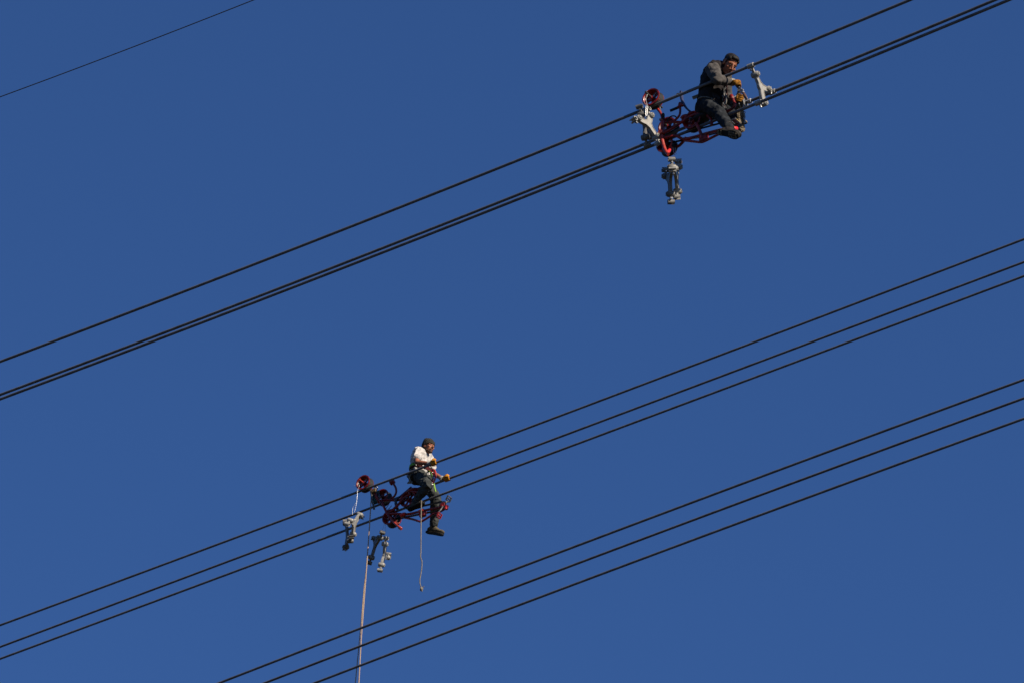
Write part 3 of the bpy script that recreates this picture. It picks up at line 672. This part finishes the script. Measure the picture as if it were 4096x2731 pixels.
def legs(b, J, r=(.085, .06, .055, .042), fr=1.):
    for k in 'NF':
        h_, k_, a_ = J['hip'+k], J['kn'+k], J['an'+k]; b.cap(h_, r[0], k_, r[1]); b.cap(k_, r[1], k_.lerp(a_, .35), r[2]*1.05); b.cap(k_.lerp(a_, .35), r[2]*1.05, k_.lerp(a_, fr), r[3])
def body(J, A, name_label, s=1., gtor=0.):
    b = MB(); L = head(b, J['head'], *A, s)
    b.cap(J['neck']+Vector((0, 0, -.02)), .060, J['head']-A[2]*.085*s-A[1]*.025, .050)
    torso(b, J, tl_, tf_, -.035); arms(b, J, (.046, .038, .038, .027)); legs(b, J, (.06, .04, .038, .03))
    for k in 'NF': b.sph(J['wr'+k], .03)
    o = b.clay('person', 'skin', None, .0058, 2, J['pel']); tag(o, name_label, 'person'); face_bits(o, L, A, s)
    return o, L
tl_, tf_ = tlat, tf
m1, L1 = body(J, A1, 'bare-headed dark-haired man in grey-sleeved jacket sitting on the upper cart, wrench in hand', 1.05)
hb = MB(); e = lambda p, r: hb.ell(L1(*p), A1, tuple(q*1.05 for q in r), 16, 10)
e((0, -.030, .058), (.0770, .088, .071)); e((0, -.062, .012), (.068, .050, .068)); e((0, .058, .090), (.048, .026, .022)); e((.0, .02, .092), (.062, .066, .034))
for t in (-1, 1): hb.cap(L1(t*.067, .018, .045), .011, L1(t*.066, .022, .0), .007); e((t*.056, .026, .066), (.021, .040, .032))
hb.clay('hair', 'hair', m1, .0055, 1, disp=lambda p, q: wr(p, 70, .003, 2))
sb = MB()
sb.cap(L1(-.050, .02, -.075), .017, L1(-.014, .064, -.104), .0185); sb.cap(L1(.050, .02, -.075), .017, L1(.014, .064, -.104), .0185); sb.cap(L1(-.012, .066, -.106), .020, L1(.012, .066, -.106), .020)
# jacket
b = MB(); torso(b, J, tlat, tf, .016)
hemc = J['pel'].lerp(J['chest'], .08)
b.loft([(hemc-tup*.02, tlat*.188, tf*.136), (hemc+tup*.10, tlat*.182, tf*.132), (hemc+tup*.26, tlat*.180, tf*.128)], 28)
jk = b.clay('jacket', 'jacketbody', m1, .009, 3, disp=lambda p, q: wr(p, 7, .028, 3, tup)+wr(p, 15, .011, 8, tf))
for k in 'NF':
    b = MB(); sg = -1 if k == 'N' else 1; s_, e_, w_ = J['sh'+k], J['el'+k], J['wr'+k]
    b.cap(J['neck']+tlat*(sg*.10)-tup*.05, .060, s_, .082); b.chain([s_, s_.lerp(e_, .5), e_, e_.lerp(w_, .45), e_.lerp(w_, .80)], [.084, .078, .070, .060, .044])
    ad = (e_-s_).normalized()
    b.clay('sleeve', 'jacket', jk, .008, 3, disp=lambda p, q: wr(p, 9, .020, 5+sg, ad.cross(tf))+wr(p, 20, .005, 3))
cl = MB(); nk = J['neck']
for (dz, rr, rd) in ((-.01, .090, .024), (.022, .085, .022), (.05, .078, .016)): cl.torus(nk+tup*dz+hy*.012, (tup+hy*.15).normalized(), rr, rd, 24, 10)
cl.clay('collar', 'collar', jk, .006, 2)
fl = MB()   # open front edge, lining turned out
fl.band(spline([nk+tf*.10-tlat*.02-tup*.05, J['chest']+tf*.155-tlat*.03, J['chest'].lerp(J['pel'], .5)+tf*.165-tlat*.02, J['pel']+tf*.175-tlat*.03+tup*.04], 6), .045, .014, tlat)
fl.build('front_placket', 'lining', jk)
hm = MB(); n = 40
rg = [hemc-tup*.022+tlat*.191*math.cos(2*math.pi*i/n)+tf*.139*math.sin(2*math.pi*i/n) for i in range(n+1)]
hm.tube(rg, .009, 8); hm.build('hem', 'lining', jk)
for k in 'NF':
    dr_ = (J['wr'+k]-J['el'+k]).normalized(); MB().tube([J['wr'+k]-dr_*.085, J['wr'+k]-dr_*.045], [.049, .046], 16).build('sleeve_cuff', 'jacket', jk)
# trousers
b = MB(); P_ = J['pel']
b.loft([(P_-tup*.13, tlat*.12, tf*.10), (P_-tup*.07, tlat*.175, tf*.145), (P_, tlat*.178, tf*.142), (P_+tup*.09, tlat*.165, tf*.128)], 28)
b.ell(P_-tf*.05-tup*.05, (tlat, tf, tup), (.17, .105, .115)); legs(b, J, (.100, .073, .066, .058), .93)
tr1 = b.clay('trousers', 'jeans', m1, .009, 3, disp=lambda p, q: wr(p, 8, .022, 5)+wr(p, 16, .008, 1))
bl = MB(); rg = [P_+tup*.075+tlat*.172*math.cos(2*math.pi*i/n)+tf*.134*math.sin(2*math.pi*i/n) for i in range(n+1)]
bl.band(rg, .045, .010, tup); bl.build('belt', 'rubber', tr1)
# gloves, boots
wd = f.U(2986, 398, .16)-f.U(2962, 354, .10)
hN = f.U(2950, 341, .12); hN = J['wrN']+(f.U(2950, 341, f.uvw(J['wrN'])[1]-.02)-J['wrN'])
wb = hN+Vector((0, 0, 0)); vw = f.uvw(hN)[1]
wend = f.U(2985, 396, vw-.02); wdir = (wend-hN).normalized()
grip(m1, 'glove', J['wrN'], wb, wdir, .012, (J['wrN']-wb)+UP*.06, -1, J['elN'], 1.12, 'glovedark')
hF = f.U(2964, 396, f.uvw(J['wrF'])[1]-.01); w2d = (f.U(2957, 355, .12)-f.U(2942, 402, .14)).normalized()
grip(m1, 'glove', J['wrF'], hF, w2d, .014, (J['wrF']-hF), 1, J['elF'], 1.1, 'glovedark')
shin = lambda J, k: (J['kn'+k]-J['an'+k]).normalized()
boot(m1, J['anN'], D*.88-Zz*.56-Nn*.02, Zz*.62+Nn*.62+D*.3, shin(J, 'N'), 'boot', 'soledark', 1.14, True)
boot(m1, J['anF'], Zz*.95+D*.05-Nn*.25, -D*.72+Nn*.45+Zz*.1, shin(J, 'F'), 'boot', 'sole', 1.0, True)
print('LEN hands', [round(t, 2) for t in f.uvw(hN)], [round(t, 2) for t in f.uvw(hF)])
# tools
wt = thing('socket_wrench', hN, 'steel wrench with brown handle in the raised glove of the jacketed man', 'wrench')
h0 = f.U(2966, 362, vw-.01); h1 = f.U(2973, 371, vw-.013); h2 = f.U(2987, 399, vw-.02)
MB().tube([hN-wdir*.06, hN, h0, h1], [.010, .010, .009, .009], 10).build('shaft', 'steel', wt)
MB().lathe(h1, wdir, [(.016, -.012), (.016, .004), (.011, .010)], 10).build('ferrule', 'steel', wt)
MB().tube([h1, h1.lerp(h2, .2), h1.lerp(h2, .6), h1.lerp(h2, .92), h2], [.013, .018, .020, .017, .009], 12).build('handle', 'plastic', wt)
rt = thing('ratchet_tool', hF, 'pale steel ratchet bar held upright in the far glove of the jacketed man', 'tool')
r0_, r1_ = f.U(2940, 405, f.uvw(hF)[1]), f.U(2958, 360, f.uvw(hF)[1]-.02)
MB().band([r0_, r0_.lerp(r1_, .5), r1_], .034, .014, D).build('bar', 'alu', rt, bevel=.004)
MB().lathe(r1_, Nn, [(.026, -.014), (.03, 0), (.026, .014)], 16).build('ratchet_head', 'steel', rt)
MB().tube(spline([r0_+D*.02, r0_+D*.05+Zz*.06, r1_+D*.05-Zz*.03, r1_+D*.02], 5), .008, 8).build('lever', 'steel', rt)
hd = thing('hammer_handle', f.U(2787, 390, .06), 'flat tan handle poking out behind the waist of the jacketed man', 'tool')
MB().band([f.U(2770, 394, .05), f.U(2776, 391, .055), f.U(2800, 382, .075), f.U(2815, 377, .09)], .046, .018, Zz).build('shaft', 'leather', hd, bevel=.006)
# harness gear hanging in front
hp = MB(); q0 = J['pel']+tf*.17-tlat*.06+tup*.10
hr = MB().band(spline([q0+tup*.16, q0+tup*.05+tf*.03, q0-tup*.05+tf*.02, q0-tup*.14+tf*.06], 6), .03, .008, tlat).build('harness', 'belt', m1)
MB().band(spline([f.U(2899, 342, .10), f.U(2897, 362, .09), f.U(2905, 385, .09), f.U(2903, 412, .10), f.U(2898, 420, .11)], 6), .026, .01, Nn).build('chest_strap', 'lining', hr)
for i, (x, y) in enumerate(((2899, 352), (2893, 385), (2897, 415), (2900, 430))): MB().torus(f.U(x, y, .07), (D-Nn).normalized(), .014, .004, 12, 6).build('carabiner', 'darksteel', hr)
# clamp cluster on the far cable in front of the man
u_c = f.uvw(f.U(2953, 424, V1F))[0]; cg = thing('cable_grip', C1F(u_c), 'dark cable grip with steel shackles on the cable below the wrench', 'cable grip')
cd_ = (C1F(u_c+.1)-C1F(u_c-.1)).normalized()
MB().lathe(C1F(u_c), cd_, [(.03, -.11), (.045, -.10), (.045, .0), (.038, .02), (.05, .05), (.05, .10), (.03, .11)], 16).build('grip_body', 'darksteel', cg)
for t in (-.09, -.03, .04, .10): MB().torus(C1F(u_c+t), cd_, .047, .008, 18, 6).build('band', 'steel' if t > 0 else 'darksteel', cg)
MB().box(C1F(u_c)+Zz*.05-Nn*.03, D, Nn, Zz, (.07, .02, .03)).build('jaw', 'darksteel', cg, bevel=.006)
MB().lathe(C1F(u_c+.16), cd_, [(.030, -.02), (.030, .02)], 14).build('end_collar', 'tiewire', cg)
lk = thing('hook_chain', f.U(2974, 420, .3), 'thin steel hook and links hanging beside the far boot of the jacketed man', 'hook')
MB().tube(spline([f.U(*z1(x, y), .30) for x, y in ((1815, 880), (1812, 950), (1820, 1000), (1835, 1040), (1838, 1070), (1828, 1080))], 5), .007, 6).build('link_rod', 'steel', lk)
MB().tube(spline([f.U(*z1(x, y), .28) for x, y in ((1815, 1080), (1830, 1110), (1835, 1140), (1820, 1150))], 5), .010, 8).build('hook', 'steel', lk)
MB().torus(f.U(*z1(1822, 1000), .30), Nn, .018, .005, 14, 6).build('ring', 'steel', lk)

# ============ the man in the white shirt
f = F2
J = dict(pel=f.U(1679, 1893, .25), chest=f.U(1681, 1843, .25), neck=f.U(1690, 1806, .25), head=f.U(1714, 1786, .24),
         hipN=f.U(1680, 1903, .16), hipF=f.U(1706, 1918, .35), shN=f.U(1668, 1808, .07), shF=f.U(1713, 1828, .43))
J['knN'] = reach(J['hipN'], 1710, 1938, .40); J['anN'] = reach(J['knN'], 1657, 2015, .40, True)
J['knF'] = reach(J['hipF'], 1743, 1996, .42); J['anF'] = reach(J['knF'], 1735, 2106, .43, True)
gN = on(C2N, f, 1737, 1851, 0); gF = on(C2F, f, 1790, 1917, V2F)
J['wrN'] = gN-D*.085+Zz*.035+Nn*.02; J['wrF'] = gF-D*.09+Zz*.035
J['elN'] = reach(J['shN'], 1668, 1848, .27); J['elF'] = reach(J['shF'], 1742, 1905, .28)
for a, b in (('pel', 'neck'), ('neck', 'head'), ('shN', 'shF'), ('shN', 'neck'), ('shF', 'neck'), ('hipN', 'knN'), ('knN', 'anN'), ('hipF', 'knF'), ('knF', 'anF'), ('shN', 'elN'), ('elN', 'wrN'), ('shF', 'elF'), ('elF', 'wrF')):
    say('2'+a+b, J[a], J[b])
for k_ in J: print('LEN2', k_, [round(t, 2) for t in f.uvw(J[k_])])
tup = (J['neck']-J['pel']).normalized(); tlat = (J['shF']-J['shN']); tlat = (tlat-tup*tlat.dot(tup)).normalized(); tf = tlat.cross(tup)
if tf.dot(D) < 0: tf = -tf
tl_, tf_ = tlat, tf
hx, hy, hz = frame3((D*.96-Nn*.22-Zz*.16), (Zz+D*.1)); A2 = (hx, hy, hz)
m2, L2 = body(J, A2, 'bearded man in white T-shirt and knit beanie riding the lower cart')
bd_ = MB()
for t in (-1, 1):
    bd_.cap(L2(t*.060, .010, -.03), .007, L2(t*.050, .020, -.075), .0165); bd_.cap(L2(t*.050, .020, -.075), .0175, L2(t*.014, .066, -.108), .0195)
    bd_.cap(L2(t*.004, .098, -.054), .006, L2(t*.026, .085, -.066), .007); bd_.cap(L2(t*.026, .085, -.066), .005, L2(t*.020, .078, -.095), .009)
bd_.cap(L2(-.012, .070, -.107), .0205, L2(.012, .070, -.107), .0205)
bd_.clay('beard', 'beard', m2, .005, 1, disp=lambda p, q: wr(p, 90, .003, 2))
hb = MB(); hb.ell(L2(0, -.018, .056), A2, (.088, .106, .094), 20, 12); hb.ell(L2(0, -.055, .02), A2, (.080, .066, .085), 18, 10)
hb.cap(L2(-.03, -.03, .10), .05, L2(.03, -.03, .10), .05)
be = hb.clay('beanie', 'knit', m2, .006, 2, disp=lambda p, q: wr(p, 45, .006, 2))
# the beanie sits above the brow: folded rib band
rbn = MB(); nb = 44; rings = []
for i in range(nb):
    a = 2*math.pi*i/nb; rib = .0025*(1 if i % 2 else -1)
    cx, cy = math.cos(a), math.sin(a); zz0 = .028 - .03*(.5-.5*cy)
    o_ = [L2((.084+rib)*cx, -.014+(.106+rib)*cy, zz0), L2((.092+rib)*cx, -.014+(.114+rib)*cy, zz0), L2((.092+rib)*cx, -.014+(.112+rib)*cy, zz0+.05), L2((.082+rib)*cx, -.014+(.104+rib)*cy, zz0+.055)]
    j = len(rbn.v); rbn.v += o_; rings.append(list(range(j, j+4)))
for i in range(nb): rbn.bridge(rings[i], rings[(i+1) % nb])
rbn.build('rib_band', 'knitband', be)
# T-shirt
b = MB(); torso(b, J, tlat, tf, .012)
P_ = J['pel']
b.loft([(P_+tup*.00, tlat*.180, tf*.142), (P_+tup*.07, tlat*.176, tf*.138), (P_+tup*.18, tlat*.172, tf*.134)], 28)
for k in 'NF': b.cap(J['neck'].lerp(J['sh'+k], .4)-tup*.03, .072, J['sh'+k], .074); b.cap(J['sh'+k], .072, J['sh'+k].lerp(J['el'+k], .52), .068)
ts = b.clay('t_shirt', 'tee', m2, .008, 3, disp=lambda p, q: wr(p, 9, .030, 7, tup)+wr(p, 19, .010, 2, tlat))
for k in 'NF':
    ax_ = (J['el'+k]-J['sh'+k]).normalized(); MB().torus(J['sh'+k].lerp(J['el'+k], .55), ax_, .064, .008, 22, 8).build('sleeve_hem', 'tee', ts)
MB().torus(J['neck']+tup*.035+tf*.008, (tup+tf*.25).normalized(), .066, .010, 24, 8).build('neck_band', 'tee', ts)
# trousers
b = MB()
b.loft([(P_-tup*.13, tlat*.11, tf*.10), (P_-tup*.07, tlat*.172, tf*.145), (P_-tup*.02, tlat*.165, tf*.130), (P_+tup*.05, tlat*.145, tf*.11)], 28)
b.ell(P_-tf*.05-tup*.05, (tlat, tf, tup), (.17, .125, .12)); legs(b, J, (.105, .080, .070, .064), .90)
tr2 = b.clay('trousers', 'trousers', m2, .009, 3, disp=lambda p, q: wr(p, 9, .022, 9)+wr(p, 17, .008, 4))
# gloves
grip(m2, 'glove', J['wrN'], gN, D, .0185, Zz*.8-D*.2-Nn*.25, 1, J['elN'], 1.1)
grip(m2, 'glove', J['wrF'], gF, D, .0185, Zz*.8-D*.2-Nn*.3, 1, J['elF'], 1.1)
boot(m2, J['anN'], D*.98-Nn*.05+Zz*.02, Zz+D*.05+Nn*.35, shin(J, 'N'), 'suede', 'soledark', 1.04, False)
boot(m2, J['anF'], D*.90+Nn*.05-Zz*.42, Zz*.9+D*.4, shin(J, 'F'), 'suede', 'soledark', 1.14, False)
# harness
zt = zoom(1580, 1730, 6.82)
rg = [P_+tup*.060+tlat*.192*math.cos(2*math.pi*i/n)+tf*.152*math.sin(2*math.pi*i/n) for i in range(n+1)]
ha = MB().band(rg, .075, .012, tup).build('harness', 'belt', m2)
rg = [P_+tup*.066+tlat*.199*math.cos(2*math.pi*i/n)+tf*.160*math.sin(2*math.pi*i/n) for i in range(n+1)]
near = [p for p in rg if (p-P_).dot(Nn) < -.02]
MB().band(sorted([p for p in rg if -.19 < (p-P_).dot(tf) < .03 and (p-P_).dot(tlat) < 0], key=lambda p: p.dot(tf)), .042, .014, tup).build('green_pad', 'limegreen', ha)
for i in range(7):
    p = P_+tup*.07+tlat*(-.198*math.cos(-.1+i*.17))+tf*.16*math.sin(-.1+i*.17+.12)
    MB().torus(p+tup*(.012*(-1)**i), (tf-tlat*.6).normalized(), .016, .004, 12, 6).build('carabiner', 'steel', ha)
MB().band(spline([f.U(*zt(x, y), v) for x, y, v in ((930, 1030, .10), (975, 1080, .09), (1000, 1150, .09), (1005, 1220, .10))], 6), .03, .008, Nn).build('leg_strap', 'limegreen', ha)
MB().band(spline([f.U(*zt(x, y), v) for x, y, v in ((1050, 1360, .16), (1070, 1430, .18), (1090, 1520, .2), (1110, 1600, .22))], 6), .028, .008, Nn).build('leg_strap', 'limegreen', ha)
MB().tube(spline([f.U(*zt(x, y), .07) for x, y in ((985, 1030), (1040, 1000), (1080, 1030), (1105, 1120), (1100, 1220), (1070, 1310), (1030, 1370), (1015, 1300), (1035, 1200), (1045, 1120), (1010, 1060), (985, 1030))], 5), .014, 8).build('red_sling', 'redsling', ha)
for x, y in ((940, 1110), (1035, 1100), (1040, 1180), (1035, 1240), (1025, 1385)): MB().torus(f.U(*zt(x, y), .06), (D-Nn*.5).normalized(), .015, .004, 14, 6).build('carabiner', 'steel', ha)
MB().tube(spline([f.U(*zt(x, y), .04) for x, y in ((470, 1010), (440, 1080), (410, 1150), (370, 1180), (395, 1240), (405, 1300), (370, 1350), (350, 1370))], 5), .013, 8).build('lanyard', 'lanyard', ha)
MB().tube(spline([f.U(*zt(x, y), .035) for x, y in ((380, 1120), (430, 1140), (390, 1200), (400, 1330), (460, 1330), (440, 1365), (340, 1372))], 5), .010, 8).build('lanyard', 'lanyard', ha)
MB().torus(f.U(*zt(355, 1180), .05), D, .028, .007, 16, 6).build('carabiner', 'darksteel', ha)
